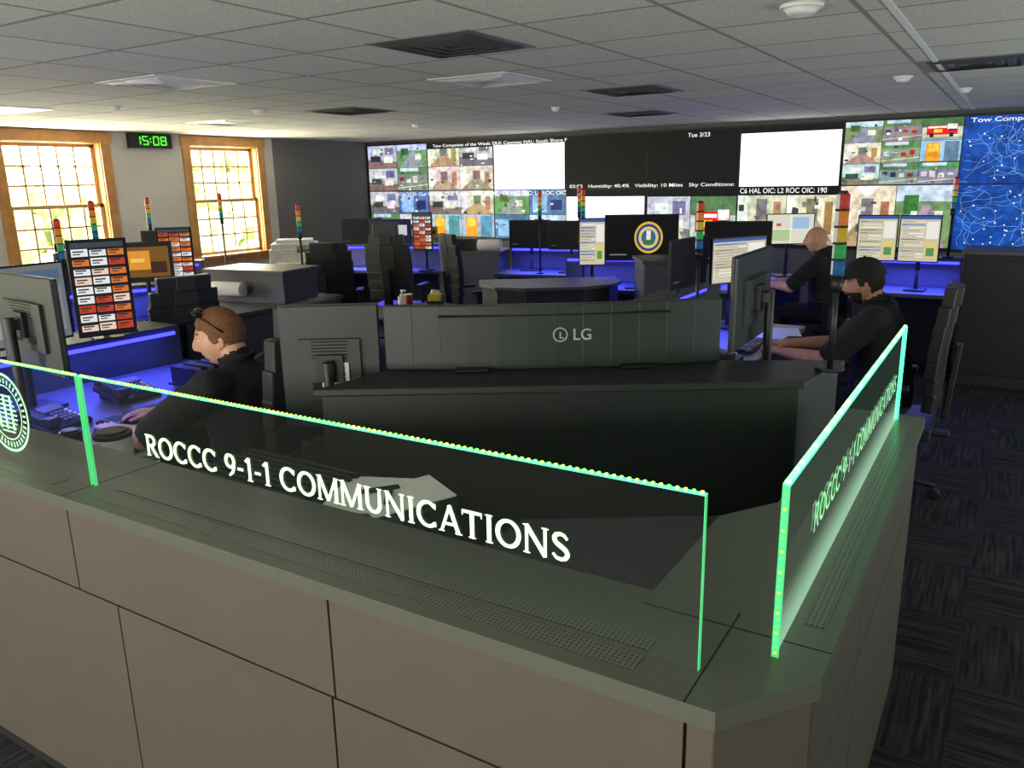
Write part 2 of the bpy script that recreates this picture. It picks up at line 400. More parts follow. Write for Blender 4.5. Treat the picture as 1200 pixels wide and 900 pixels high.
def grid(nx, ny, kinds=None):
    rr = []; i = 0
    for y in range(ny):
        for x in range(nx):
            rr += feed(x/nx, 1-(y+1)/ny, (x+1)/nx, 1-y/ny, kinds[i % len(kinds)] if kinds else None); i += 1
    return rr
def mapc(seed=1, zoom=1):
    Q = random.Random(seed); rr = [(0, 0, 1, 1, (16, 62, 145))]
    for i in range(16):
        a, c = Q.random(), Q.random(); s = .08+.16*Q.random()
        rr.append((0, 0, 0, 0, (22, 74, 162), [(min(1, max(0, a+s*math.cos(t*1.05)*Q.uniform(.6, 1))), min(1, max(0, c+s*math.sin(t*1.05)*Q.uniform(.6, 1)))) for t in range(6)]))
    for i in range(60):
        x, y = Q.random(), Q.random(); a = Q.random()*6.28
        for s in range(9):
            a += Q.uniform(-.6, .6); x2, y2 = x+.035*math.cos(a), y+.05*math.sin(a)
            if not (0.01 < x2 < .99 and 0.01 < y2 < .99): break
            nx, ny = -math.sin(a)*.0016, math.cos(a)*.0026
            rr.append((0, 0, 0, 0, (110, 160, 215), [(x-nx, y-ny), (x2-nx, y2-ny), (x2+nx, y2+ny), (x+nx, y+ny)])); x, y = x2, y2
    for i in range(34):
        x, y = Q.uniform(.03, .96), Q.uniform(.03, .95); rr.append((x, y, x+.012, y+.02, (240, 244, 248)))
    return rr
BLK = [(0, 0, 1, 1, (9, 10, 12))]
whitep = [(0, 0, 1, 1, (9, 10, 12)), (.01, .0, .985, .9, (252, 253, 255))]
wallc = {
 (0, 0): BLK+grid(2, 2, ['room', 'street', 'room', 'lot']), (1, 0): grid(2, 2, ['hall', 'room', 'hall', 'hall'])+[(0, .88, 1, 1, (9, 10, 12))],
 (2, 0): whitep, (3, 0): BLK, (4, 0): BLK, (5, 0): whitep, (6, 0): grid(3, 3, ['street', 'lot', 'truck', 'hall', 'lot', 'door', 'room', 'lot', 'lot', 'hall']), (7, 0): mapc(3), (8, 0): mapc(5), (9, 0): BLK,
 (0, 1): grid(2, 2, ['room', 'blue', 'lot', 'room']), (1, 1): grid(2, 2, ['room', 'hall', 'door', 'door']), (2, 1): grid(2, 2, ['street', 'blue', 'blue', 'street']),
 (3, 1): [(0, 0, 1, 1, (9, 10, 12)), (0, .2, .98, .86, (250, 251, 255))], (4, 1): BLK+[(r[0]*1, r[1]*.85, r[2], r[3]*.85, r[4])+((([(p[0], p[1]*.85) for p in r[5]]),) if len(r) > 5 else ()) for r in grid(2, 1, ['room', 'truck'])],
 (5, 1): grid(2, 1, ['hall', 'hall'])+[(0, .86, 1, 1, (9, 10, 12))], (6, 1): grid(2, 1, ['hall', 'street']), (7, 1): mapc(8), (8, 1): mapc(9), (9, 1): BLK}
b = B(); yb = YF-.10
b.bx(VX0-.01, VX0+CW*10+.01, yb+.002, YF-.02, VZ1-RH*2-.012, VZ1+.012, BLACK)
for (c, r), rr in wallc.items():
    x0 = VX0+c*CW+.006; z0 = VZ1-(r+1)*RH+.005
    b.rects((x0, yb, z0), (CW-.012, 0, 0), (0, 0, RH-.010), (0, -1, 0), rr, WALLSCR)
b.bx(VX0+.02, VX0+CW*10, yb+.03, YF-.02, .12, VZ1-RH*2-.03, WALLD)
vw = b.finish('video_wall')
def vt(body, c, zz, w, h=.05, al='LEFT'):
    text('ticker_text', body, TICK, (VX0+c*CW, yb-.006, zz), (1, 0, 0), (0, 0, 1), width=w, height=h, parent=vw, bold=.008, align=al)
vt('Tow Companies of the Week: DUI: Casoway HAL: South Shore F', 1.1, VZ1-.05, 2.25, .055)
vt('09/21/2020: Our OIC: 4L Duo Suicide 4/3 PLM OIC: C6 HAL OIC: L2 ROC OIC', .45, VZ1-RH-.045, 3.0, .055)
vt('03:52   Humidity: 40.4%   Visibility: 10 Miles   Sky Conditions:', 3.05, VZ1-RH+.03, 2.25, .055)
vt('C6 HAL OIC: L2 ROC OIC: 190', 5.03, VZ1-RH-.045, 1.0, .06)
vt('Tow Companies of the Week: DUI', 7.05, VZ1-.05, 1.4, .06)
vt('Tue 3/23', 4.45, VZ1-.06, .28, .05)

# ------------------------------------------------------------ ceiling fixtures
LAMP = mat('lamp_diffuser', (255, 250, 235), .5, emit=1.6); LAMP.cycles.emission_sampling = 'NONE'
DIFF = mat('air_diffuser_white', (240, 240, 238), .4, var=.03)
VENTD = mat('vent_dark', (80, 80, 80), .7)
def diffuser(x, y, bright=True):
    b = B(); m = DIFF if bright else VENTD; s = .29
    b.bx(-s, s, -s, s, -.004, 0, DIFF if bright else MGREY)
    for i in range(4):
        q = s-.04-.065*i
        z0 = -.016+.002*i; w_ = .03
        for pts in (((-q, -q), (q, -q), (q-w_, -q+w_), (-q+w_, -q+w_)), ((q, -q), (q, q), (q-w_, q-w_), (q-w_, -q+w_)), ((q, q), (-q, q), (-q+w_, q-w_), (q-w_, q-w_)), ((-q, q), (-q, -q), (-q+w_, -q+w_), (-q+w_, q-w_))):
            b.quad([(pts[0][0], pts[0][1], -.005), (pts[1][0], pts[1][1], -.005), (pts[2][0], pts[2][1], z0), (pts[3][0], pts[3][1], z0)], m)
    b.finish('air_vent', (x, y, ZC))
diffuser(-2.95, 4.55); diffuser(-2.35, 3.3, False); diffuser(-4.55, 3.35); diffuser(-2.5, 5.75, False); diffuser(-.3, 5.75, False); diffuser(-6.9, 5.75)
diffuser(-5.1, 5.6, False); diffuser(-3.3, 7.8, False)
def arealamp(name, loc, rot, sx, sy, energy, col):
    L = bpy.data.lights.new(name, 'AREA'); L.shape = 'RECTANGLE'; L.size = sx; L.size_y = sy; L.energy = energy; L.color = col
    o = bpy.data.objects.new(name, L); scene.collection.objects.link(o); o.location = loc; o.rotation_euler = rot; return o
def panel_lamp(x, y, w=.6, l=1.2, energy=0, col=(1, .93, .8)):
    b = B(); b.bx(-w/2, w/2, -l/2, l/2, -.01, 0, DIFF); b.bx(-w/2+.03, w/2-.03, -l/2+.03, l/2-.03, -.014, -.008, LAMP)
    b.finish('ceiling_light', (x, y, ZC))
    if energy: arealamp('ceiling_light_lamp', (x, y, ZC-.05), (0, 0, 0), w, l, energy, col)
panel_lamp(-6.9, 3.5, .6, .6, 0)
panel_lamp(-3.4, -1.2, energy=24, col=(1, .95, .86))
up = math.radians
arealamp('added_lobby_fill', (-2.5, YB+.1, 1.1), (up(90+36), 0, 0), 6.5, 1.3, 380, (1, .97, .9))  # added unseen fill behind the camera, tilted up to lift ceiling and counter
arealamp('added_side_fill', (XR-.1, 4.5, 1.0), (up(90+40), 0, up(90)), 6.0, 1.2, 150, (.9, 1, .94))  # added dimmer fill along the unseen right wall, aimed up at the ceiling
def detector(x, y, r=.07):
    b = B(); b.cyl((0, 0, -.015), (0, 0, 0), r, DIFF); b.cyl((0, 0, -.038), (0, 0, -.015), r*.55, DIFF, r*.85); b.finish('smoke_detector', (x, y, ZC))
detector(-.78, 3.37, .08); detector(-5.6, 5.0, .06); detector(-.75, 6.2, .06); detector(-5.8, 7.4, .05); detector(-.45, 7.4, .05); detector(-3.6, 6.6, .04); detector(-6.1, 4.0, .04)
b = B(); b.bx(-.515, -.485, YB, YF, ZC-.006, ZC-.001, DIFF); b.finish('trim_1')

# ------------------------------------------------------------ counter
b = B()
zt = 1.02
outer = [(-5.2, 1.04), (-.30, 1.04), (-.18, 1.2), (-.18, 2.85), (-.42, 2.85), (-.42, 1.9), (-.52, 1.75), (-.52, 1.34), (-5.2, 1.34)]
b.prism(outer, .985, zt, LEDGE)
core = [(-5.2, 1.075), (-.315, 1.075), (-.215, 1.215), (-.215, 2.82), (-.40, 2.82), (-.40, 1.88), (-.50, 1.73), (-.50, 1.32), (-5.2, 1.32)]
b.prism(core, 0, .985, SEAM)
g = .003
def pan(x0, x1, z0, z1): b.bx(x0+g, x1-g, 1.052, 1.078, z0+g, z1-g, COUNT)
for xs_ in ((-5.2, -4.0), (-4.0, -3.0), (-3.0, -2.05), (-2.05, -1.11), (-1.11, -.35)): pan(xs_[0], xs_[1], .745, .982)
for xs_ in ((-5.2, -3.8), (-3.8, -2.8), (-2.8, -1.88), (-1.88, -1.12), (-1.12, -.35)): pan(xs_[0], xs_[1], .07, .745)
for z0, z1 in ((.07, .745), (.745, .982)):
    b.bx(-.35+g, -.305, 1.052, 1.078, z0+g, z1-g, COUNT)
    p0 = Vector((-.303, 1.052)); p1 = Vector((-.192, 1.206)); d = (p1-p0).normalized(); n = Vector((-d.y, d.x))*.02
    b.prism([p0, p1, p1+n, p0+n], z0+g, z1-g, COUNT)
    for y0, y1 in ((1.21, 1.75), (1.75, 2.3), (2.3, 2.82)): b.bx(-.218, -.192, y0+g, y1-g, z0+g, z1-g, COUNT)
b.bx(-.40, -.2, 2.815, 2.835, .07, .98, COUNT)
for x in (-2.05, -4.0): b.bx(x-.0015, x+.0015, 1.04, 1.34, zt, zt+.0006, SEAM)
b.bx(-.3515, -.3485, 1.04, 1.34, zt, zt+.0006, SEAM)
b.bx(-.52, -.18, 1.285, 1.288, zt, zt+.0006, SEAM)
# lower inner shelf between counter and corner console
b.prism([(-1.34, 1.34), (-.52, 1.34), (-.52, 1.75), (-.42, 1.9), (-.42, 2.6), (-.60, 2.66), (-1.34, 2.2)], .63, .66, DGREY)
counter = b.finish('reception_counter', bevel=.0025)
pm = bpy.data.materials.new('perforated_strip'); pm.use_nodes = True; nt = pm.node_tree; bs = nt.nodes['Principled BSDF']
tc = nt.nodes.new('ShaderNodeTexCoord'); vo = nt.nodes.new('ShaderNodeTexVoronoi'); vo.inputs['Scale'].default_value = 105; vo.inputs['Randomness'].default_value = 0
nt.links.new(tc.outputs['Object'], vo.inputs['Vector']); rp = nt.nodes.new('ShaderNodeValToRGB'); rp.color_ramp.interpolation = 'CONSTANT'
rp.color_ramp.elements[0].color = (.004, .004, .004, 1); rp.color_ramp.elements[1].position = .36; rp.color_ramp.elements[1].color = (*srgb(104, 104, 94), 1)
nt.links.new(vo.outputs['Distance'], rp.inputs['Fac']); nt.links.new(rp.outputs['Color'], bs.inputs['Base Color']); bs.inputs['Roughness'].default_value = .35
b = B(); b.bx(-1.96, -.45, 1.078, 1.124, zt, zt+.0015, pm); b.bx(-1.96, -.45, 1.142, 1.18, zt, zt+.0015, pm); b.bx(-.24, -.205, 1.36, 2.7, zt, zt+.0015, pm)
b.bx(-4.9, -2.15, 1.078, 1.124, zt, zt+.0015, pm)
b.finish('vent_strip', parent=counter)

# ------------------------------------------------------------ lit glass
def glassmat(name, z1, e0, e1, col):
    gm = bpy.data.materials.new(name); gm.use_nodes = True; nt = gm.node_tree; nt.nodes.clear(); N = nt.nodes.new; L = nt.links.new
    o = N('ShaderNodeOutputMaterial'); tr = N('ShaderNodeBsdfTransparent'); tr.inputs[0].default_value = (.97, .99, .98, 1); gl = N('ShaderNodeBsdfGlossy'); gl.inputs['Roughness'].default_value = .01
    fr = N('ShaderNodeFresnel'); fr.inputs[0].default_value = 1.5; mx = N('ShaderNodeMixShader')
    L(fr.outputs[0], mx.inputs[0]); L(tr.outputs[0], mx.inputs[1]); L(gl.outputs[0], mx.inputs[2])
    em = N('ShaderNodeEmission'); em.inputs[0].default_value = (*srgb(*col), 1)
    tc = N('ShaderNodeTexCoord'); sp = N('ShaderNodeSeparateXYZ'); L(tc.outputs['Object'], sp.inputs[0])
    mr = N('ShaderNodeMapRange'); mr.interpolation_type = 'SMOOTHSTEP'; mr.inputs[1].default_value = 1.02; mr.inputs[2].default_value = z1; mr.inputs[3].default_value = e0; mr.inputs[4].default_value = e1
    L(sp.outputs['Z'], mr.inputs[0]); L(mr.outputs[0], em.inputs[1])
    ad = N('ShaderNodeAddShader'); L(mx.outputs[0], ad.inputs[0]); L(em.outputs[0], ad.inputs[1]); L(ad.outputs[0], o.inputs[0])
    gm.cycles.emission_sampling = 'NONE'
    return gm
gm = glassmat('edge_lit_glass', 1.14, .035, .014, (190, 205, 180)); gm2 = glassmat('edge_lit_glass_side', 1.14, .6, .03, (180, 235, 195))
EDGE = mat('glass_edge_green', (60, 200, 120), .3, emit=.6, ecol=(90, 220, 130))
EDGE2 = mat('glass_edge_bright', (60, 255, 150), .3, emit=2.4, ecol=(70, 255, 150))
GT = 1.325
def led_cols(t):
    r = R.random()
    if r < .8: return (.16+.3*R.random(), 1, .10)
    if r < .94: return (.9, .95, .1)
    return (1, .3, .05)
def glass_x(name, x0, x1):
    b = B(); y = 1.132; h = .005
    b.quad([(x0, y, zt+.001), (x1, y, zt+.001), (x1, y, GT), (x0, y, GT)], gm)
    b.bx(x1-.001, x1+.0005, y-h, y+h, zt+.001, GT, EDGE); b.bx(x0-.0005, x0+.001, y-h, y+h, zt+.001, GT, EDGE)
    b.bx(x0, x1, y-h, y+h, GT, GT+.002, EDGE2)
    n = int((x1-x0)/.0135)
    for i in range(n):
        x = x0+(i+.5)*(x1-x0)/n
        b.cbox((x, y, GT+.0035), (.0045, .006, .004), LEDM, led_cols(0))
    return b.finish(name, recalc=False)
g1 = glass_x('glass_partition', -2.035, -.357); g2 = glass_x('glass_partition', -3.72, -2.05)
b = B(); x = -.26; h = .006
b.quad([(x, 1.23, zt+.001), (x, 2.78, zt+.001), (x, 2.78, GT), (x, 1.23, GT)], gm2)
for y in (1.2275, 2.78): b.bx(x-h, x+h, y, y+.003, zt+.001, GT, EDGE2 if y > 2 else EDGE)
b.bx(x-h, x+h, 1.23, 2.78, GT, GT+.003, EDGE2)
for i in range(124): b.cbox((x, 1.236+i*.0125, GT+.005), (.008, .007, .005), LEDM, (.2, 1, .3) if R.random() < .8 else (.7, 1, .4))
for i in range(24): b.cbox((x, 1.2265, 1.03+i*.0122), (.005, .003, .0035), LEDM, (.06, .4, .16) if i % 3 else (.3, .3, .06))
g3 = b.finish('glass_partition')
engraved('etched_text', 'ROCCC 9-1-1 COMMUNICATIONS', ETCH, (-1.185, 1.130, 1.180), (1, 0, 0), 1.195, .055, g1)
engraved('etched_text', 'ROCCC 9-1-1 COMMUNICATIONS', ETCH2, (-.258, 2.06, 1.175), (0, 1, 0), 1.18, .055, g3)
# seal
b = B()
def ring(b, c, r0, r1, m, n=64, y=1.130):
    for i in range(n):
        a0, a1 = i*2*math.pi/n, (i+1)*2*math.pi/n
        P = lambda r, a: (c[0]+r*math.cos(a), y, c[1]+r*math.sin(a))
        b.quad([P(r0, a0), P(r1, a0), P(r1, a1), P(r0, a1)], m)
sc = (-2.445, 1.172)
ring(b, sc, .112, .12, ETCH3); ring(b, sc, .08, .084, ETCH3)
for i in range(36):
    a = i*2*math.pi/36; r = .098; cx, cz = sc[0]+r*math.cos(a), sc[1]+r*math.sin(a)
    ux, uz = math.cos(a)*.008, math.sin(a)*.008; vx, vz = -math.sin(a)*.0032, math.cos(a)*.0032
    b.quad([(cx-ux-vx, 1.130, cz-uz-vz), (cx+ux-vx, 1.130, cz+uz-vz), (cx+ux+vx, 1.130, cz+uz+vz), (cx-ux+vx, 1.130, cz-uz+vz)], ETCH3)
for i in range(9):
    w = .03+.03*math.sin((i+.5)*math.pi/9); z = sc[1]-.06+i*.0135; b.quad([(sc[0]-w, 1.130, z), (sc[0]+w, 1.130, z), (sc[0]+w, 1.130, z+.005), (sc[0]-w, 1.130, z+.005)], ETCH3)
for dx in (-.035, 0, .035): b.quad([(sc[0]+dx-.006, 1.129, sc[1]-.05), (sc[0]+dx+.006, 1.129, sc[1]-.05), (sc[0]+dx+.006, 1.129, sc[1]+.055), (sc[0]+dx-.006, 1.129, sc[1]+.055)], ETCH3)
b.finish('etched_seal', parent=g2)

# ------------------------------------------------------------ generic furniture
def ang(dx, dy): return math.atan2(dy, dx)+math.pi/2

def content(kind, seed=0):
    Q = random.Random(seed)
    if kind == 'list':
        rr = [(0, 0, 1, 1, (20, 22, 26)), (.03, .93, .97, .985, (60, 70, 80))]
        for j in range(9):
            for i in range(3):
                u = .04+.32*i; v = .84-.1*j
                c = Q.choice([(235, 235, 235), (235, 235, 235), (194, 66, 40), (194, 66, 40), (220, 120, 50), (240, 210, 190)])
                rr.append((u, v, u+.29, v+.08, c)); rr.append((u+.03, v+.045, u+.22, v+.06, (40, 40, 40))); rr.append((u+.03, v+.02, u+.16, v+.032, (60, 60, 60)))
                if Q.random() < .5: rr.append((u, v+.065, u+.29, v+.08, (40, 40, 44)))
        return rr
    if kind == 'cad':
        rr = [(0, 0, 1, 1, (205, 198, 176)), (0, .93, 1, 1, (60, 90, 160))]
        for j in range(13):
            v = .86-.065*j; rr.append((.03, v, .62, v+.03, Q.choice([(245, 242, 228), (180, 172, 150), (120, 150, 200), (235, 225, 190)])))
            rr.append((.05, v+.01, .05+.5*Q.random(), v+.02, (50, 50, 60)))
        rr += [(.66, .5, .97, .88, (240, 238, 228)), (.66, .08, .97, .45, (225, 205, 130)), (.7, .12, .9, .3, (90, 150, 90))]
        return rr
    if kind == 'map': return [(0, 0, 1, 1, (225, 222, 205)), (.1, .1, .5, .5, (180, 205, 150)), (.55, .5, .9, .9, (160, 195, 225)), (0, .48, 1, .5, (250, 250, 250)), (.5, 0, .52, 1, (250, 250, 250)), (.2, .6, .3, .7, (220, 80, 60))]
    if kind == 'orange': return [(0, 0, 1, 1, (30, 26, 22)), (.05, .1, .95, .9, (120, 82, 30)), (.2, .3, .6, .8, (225, 150, 50)), (.6, .2, .9, .5, (60, 40, 24)), (.25, .5, .5, .6, (245, 200, 100))]
    if kind == 'emblem': return [(0, 0, 1, 1, (8, 9, 12)), (.40, .14, .80, .86, (225, 180, 50), 'disc'), (.43, .195, .77, .805, (20, 60, 140), 'disc'), (.46, .25, .74, .75, (220, 200, 130), 'disc'), (.50, .32, .70, .68, (50, 100, 150), 'disc'), (.53, .34, .67, .5, (60, 120, 60)), (.57, .45, .63, .66, (240, 235, 220)), (.06, .1, .3, .13, (120, 120, 120))]
    if kind == 'dark': return [(0, 0, 1, 1, (8, 9, 12)), (.05, .1, .2, .14, (60, 70, 90))]
    if kind == 'desk': return [(0, 0, 1, 1, (12, 22, 60)), (.08, .2, .5, .85, (120, 130, 150)), (.55, .4, .92, .8, (200, 205, 210)), (0, 0, 1, .05, (30, 40, 60))]
    return [(0, 0, 1, 1, (110, 114, 118)), (.05, .8, .95, .93, (80, 100, 130)), (.05, .1, .6, .7, (150, 150, 150)), (.65, .1, .95, .7, (125, 130, 138))]

def monitor(x, y, face, w, h, zc, base, kind='dark', name='monitor', seed=0, ports=False, thick=.035, curve=0):
    b = B(); z0 = zc-base
    if curve:
        n = 12
        for i in range(n):
            a = (i+.5)/n*2-1; xx = a*w/2; yy = -(a*a)*curve
            b.box((xx, yy, z0), (w/n*1.04, thick, h), MBACK, rot=(0, 0, -2*a*curve/(w/2)))
    else:
        b.box((0, -.004, z0), (w, thick*.35, h), BLACK)
        b.box((0, thick*.2, z0), (w*.985, thick*.4, h*.975), MBACK)
        b.box((0, thick*.5, z0-.02*h), (w*.62, thick*.6, h*.5), MBACK)
        for i in range(6): b.box((0, thick*.81, z0+h*.08+i*.012), (w*.36, .003, .004), SEAM)
        for sx in (-1, 1): b.box((sx*w*.12, thick*.81, z0-h*.15), (w*.14, .003, .03), SEAM)
    fy = -.004-thick*.175
    if not curve:
        b.rects((-w/2+.01, fy, z0-h/2+.012), (w-.02, 0, 0), (0, 0, h-.022), (0, -1, 0), content(kind, seed))
        b.box((0, thick*1.1, z0), (.1, .02, .1), BLACK)
        b.cyl((0, .075, .012), (0, .075, z0+.03), .018, BLACK); b.box((0, .05, z0), (.04, .06, .04), BLACK)
        b.box((0, .06, .008), (min(.3, w*.5), .2, .014), BLACK)
    else:
        for sx in (-.3, .3): b.box((sx, 0, .005), (.12, .12, .01), BLACK); b.cyl((sx, -.02, 0), (sx, -.02, z0-h/2+.02), .014, BLACK)
    if ports:
        b.box((-w*.05, thick*.9, z0-h*.12), (.10, .012, .15), LGREY)
        for i in range(6): b.box((-w*.05, thick*.9+.007, z0-h*.12-.055+i*.022), (.07, .004, .013), SEAM)
    return b.finish(name, (x, y, base), ang(*face), bevel=.003)

def chair(x, y, face, seat=.47, back=.62, name='office_chair', w=.5, headrest=False, m=LEATHER, arms=True):
    b = B()
    for i in range(5):
        a = i*2*math.pi/5+.3; c, s = math.cos(a), math.sin(a)
        b.cyl((c*.03, s*.03, .11), (c*.28, s*.28, .075), .022, BLACK, .014, seg=10)
        b.cyl((c*.28-s*.018, s*.28+c*.018, .03), (c*.28+s*.018, s*.28-c*.018, .03), .03, BLACK, seg=14)
    b.cyl((0, 0, .08), (0, 0, seat-.1), .028, BLACK); b.cyl((0, 0, .09), (0, 0, .2), .04, BLACK)
    b.box((0, 0, seat-.09), (.3, .26, .04), BLACK)
    b.box((0, 0, seat-.035), (w, .47, .075), m)
    n = 7
    for i in range(n):
        t0 = (i+.5)/n; z = seat+.08+back*t0; yy = .235+.05*t0-.02*math.sin(t0*3.14)
        ww = w*(.82+.18*math.sin(t0*3.0))*(1 if t0 < .85 else .85)
        for sx in (-1, 0, 1):
            b.box((sx*ww*.31, yy-abs(sx)*.018, z), (ww*.36, .06, back/n*1.12), m, rot=(-.08, 0, -sx*.16))
    b.box((0, .30, seat+.22), (.1, .035, .42), BLACK, rot=(-.08, 0, 0)); b.box((0, .18, seat-.08), (.09, .28, .025), BLACK)
    if headrest:
        b.box((0, .27, seat+back+.14), (.28, .07, .15), m); b.box((0, .29, seat+back+.05), (.06, .03, .12), BLACK)
    if arms:
        for sx in (-1, 1):
            b.box((sx*(w/2+.03), .02, seat+.08), (.03, .07, .26), BLACK); b.box((sx*(w/2+.02), -.02, seat+.215), (.075, .27, .03), BLACK)
            b.box((sx*w*.45, .02, seat-.075), (.14, .07, .02), BLACK)
    return b.finish(name, (x, y, 0), ang(*face), bevel=.012, seg=3)

SC = [(.75, .07, .04), (.95, .3, .04), (.8, .55, .05), (.05, .5, .13), (.02, .16, .4)]
def stack_light(x, y, top, base, s=1.0):
    b = B(); H = .055*s; n = 5; z = top-base-.012; r = .022*s
    b.cyl((0, 0, 0), (0, 0, .012), .05, BLACK); b.cyl((0, 0, .01), (0, 0, z-n*H), .011, BLACK); b.cyl((0, 0, z-n*H-.05), (0, 0, z-n*H), r*.9, BLACK)
    for i in range(n):
        b.ccyl((0, 0, z-(i+1)*H+.006), (0, 0, z-i*H), r, STK, SC[i]); b.cyl((0, 0, z-(i+1)*H), (0, 0, z-(i+1)*H+.008), r*1.04, BLACK)
    b.cyl((0, 0, z), (0, 0, z+.012), r*.9, BLACK, r*.5)
    b.finish('signal_tower_light', (x, y, base))

def keyboard(x, y, z, face, name='keyboard'):
    b = B(); b.box((0, 0, .009), (.44, .15, .016), BLACK)
    for j in range(5):
        for i in range(14): b.box((-.2+i*.0305, -.055+j*.027, .02), (.025, .022, .008), BLACK2 if (i+j) % 7 else MGREY)
    return b.finish(name, (x, y, z), ang(*face)+math.pi)
def phone(x, y, z, face):
    b = B(); b.box((0, 0, .035), (.24, .22, .03), BLACK, rot=(.25, 0, 0)); b.box((0, -.09, .01), (.24, .04, .02), BLACK); b.box((0, .08, .03), (.2, .03, .06), BLACK)
    b.box((-.08, 0, .065), (.05, .21, .035), BLACK2, rot=(.25, 0, 0)); b.box((-.08, -.085, .055), (.058, .05, .04), BLACK2); b.box((-.08, .085, .085), (.058, .05, .04), BLACK2)
    b.box((.05, .06, .07), (.11, .06, .01), MGREY, rot=(.25, 0, 0))
    for j in range(4):
        for i in range(4): b.box((.01+i*.026, -.07+j*.025, .042+j*.006), (.018, .016, .008), LGREY if i == 3 else MGREY, rot=(.25, 0, 0))
    return b.finish('desk_phone', (x, y, z), ang(*face)+math.pi, bevel=.004)

def glow(x, y, z, sx, sy, e, col=(.07, .09, 1), rot=(0, 0, 0)):
    arealamp('blue_led_lamp', (x, y, z), rot, sx, sy, e*4, col)

def desk(x, y, face, w=1.7, d=.75, hutch=1.0, m=DGREY, name='dispatch_desk'):
    b = B()
    b.bx(-w/2, w/2, -d/2, d/2, .715, .75, m); b.bx(-w/2, w/2, d/2-.14, d/2, 0, .715, BLACK2)
    for sx in (-1, 1): b.bx(sx*w/2, sx*(w/2-.04), -d/2+.08, d/2-.14, 0, .715, m)
    b.bx(-w/2, w/2, d/2-.1, d/2+.02, .75, hutch, m); b.bx(-w/2-.01, w/2+.01, d/2-.16, d/2+.04, hutch, hutch+.025, m)
    b.bx(-w/2+.02, w/2-.02, d/2-.125, d/2-.105, hutch-.035, hutch-.012, BLUE)
    b.bx(-w/2+.06, w/2-.06, d/2-.165, d/2-.145, .69, .71, BLUE)
    b.bx(-w/2+.02, w/2-.02, d/2+.022, d/2+.03, .60, .62, BLUE)
    return b.finish(name, (x, y, 0), ang(*face), bevel=.004)

# ------------------------------------------------------------ centre corner console (black)
b = B()
FL, FR, BR, BL = (-1.93, 1.88), (-.56, 2.73), (-.50, 3.10), (-1.88, 2.38)
b.prism([FL, FR, BR, BL], .0, 1.105, BLACK2)
b.prism([(FL[0]-.015, FL[1]-.02), (FR[0]+.02, FR[1]-.02), (BR[0]+.02, BR[1]+.01), (BL[0]-.015, BL[1]+.01)], 1.105, 1.13, BLACK2)
b.finish('corner_console', bevel=.004)
mx_, my_ = (-1.92-.89)/2, (2.2+2.88)/2; dx, dy = (1.03, .68); nl = math.hypot(dx, dy); facev = (-dy/nl, dx/nl)
um = monitor(mx_+.02, my_-.02, facev, 1.23, .235, 1.248, 1.131, name='ultrawide_monitor', curve=.05, thick=.045)
LOGO = mat('logo_grey', (175, 180, 177), .5)
text('logo_text', 'LG', LOGO, (-.10, .026, .125), (-1, 0, 0), (0, 0, 1), height=.042, parent=um, bold=.01, extrude=.002)
b = B()
for i in range(28):
    a0, a1 = i*2*math.pi/28, (i+1)*2*math.pi/28; P = lambda r, a: (-.02+r*math.cos(a), .0285, .125+r*math.sin(a)); b.quad([P(.022, a0), P(.027, a0), P(.027, a1), P(.022, a1)], LOGO)
b.box((-.02, .027, .123), (.005, .003, .024), LOGO); b.box((-.026, .027, .113), (.014, .003, .004), LOGO)
b.bx(-.42, .42, .0, .025, .195, .2, SEAM)
b.finish('logo_ring', parent=um)
monitor(-2.08, 2.09, (-.55, .83), .36, .46, 1.15, .86, name='monitor', ports=True, kind='list')
monitor(-.87, 3.22, (-.98, -.02), .54, .36, 1.33, 1.0, kind='cad')
stack_light(-.50, 2.92, 1.745, 1.131)
b = B(); b.prism([(-1.5, 2.72), (-.62, 3.15), (-.62, 3.7), (-2.4, 3.1), (-2.3, 2.5), (-1.95, 2.45)], .72, .75, DGREY); b.bx(-.8, -.7, 3.15, 3.6, 0, .72, BLACK2); b.bx(-2.25, -2.0, 2.6, 2.95, 0, .72, BLACK2)
b.bx(-1.05, -.64, 3.14, 3.34, .75, 1.0, BLACK2)
b.finish('operator_desk', bevel=.004)
b = B(); b.bx(-2.22, -1.35, 1.45, 1.84, 0, .88, BLACK2)
for i in range(10): b.bx(-2.2, -1.7, 1.47+i*.034, 1.488+i*.034, .88, .905, BLACK)
b.bx(-2.2, -2.04, 2.02, 2.2, 0, .86, BLACK2)
b.finish('equipment_cabinet', bevel=.004)
b = B(); b.box((-1.58, 1.7, .883), (.22, .28, .004), WHITE, rot=(0, 0, .4)); b.box((-1.47, 1.73, .89), (.2, .26, .004), WHITE, rot=(0.05, 0, -.5)); b.box((-1.56, 1.73, .894), (.12, .03, .003), BLACK, rot=(0, 0, .9)); b.box((-1.5, 1.7, .898), (.14, .02, .003), BLACK, rot=(0, 0, 2.2)); b.finish('paper_sheets')

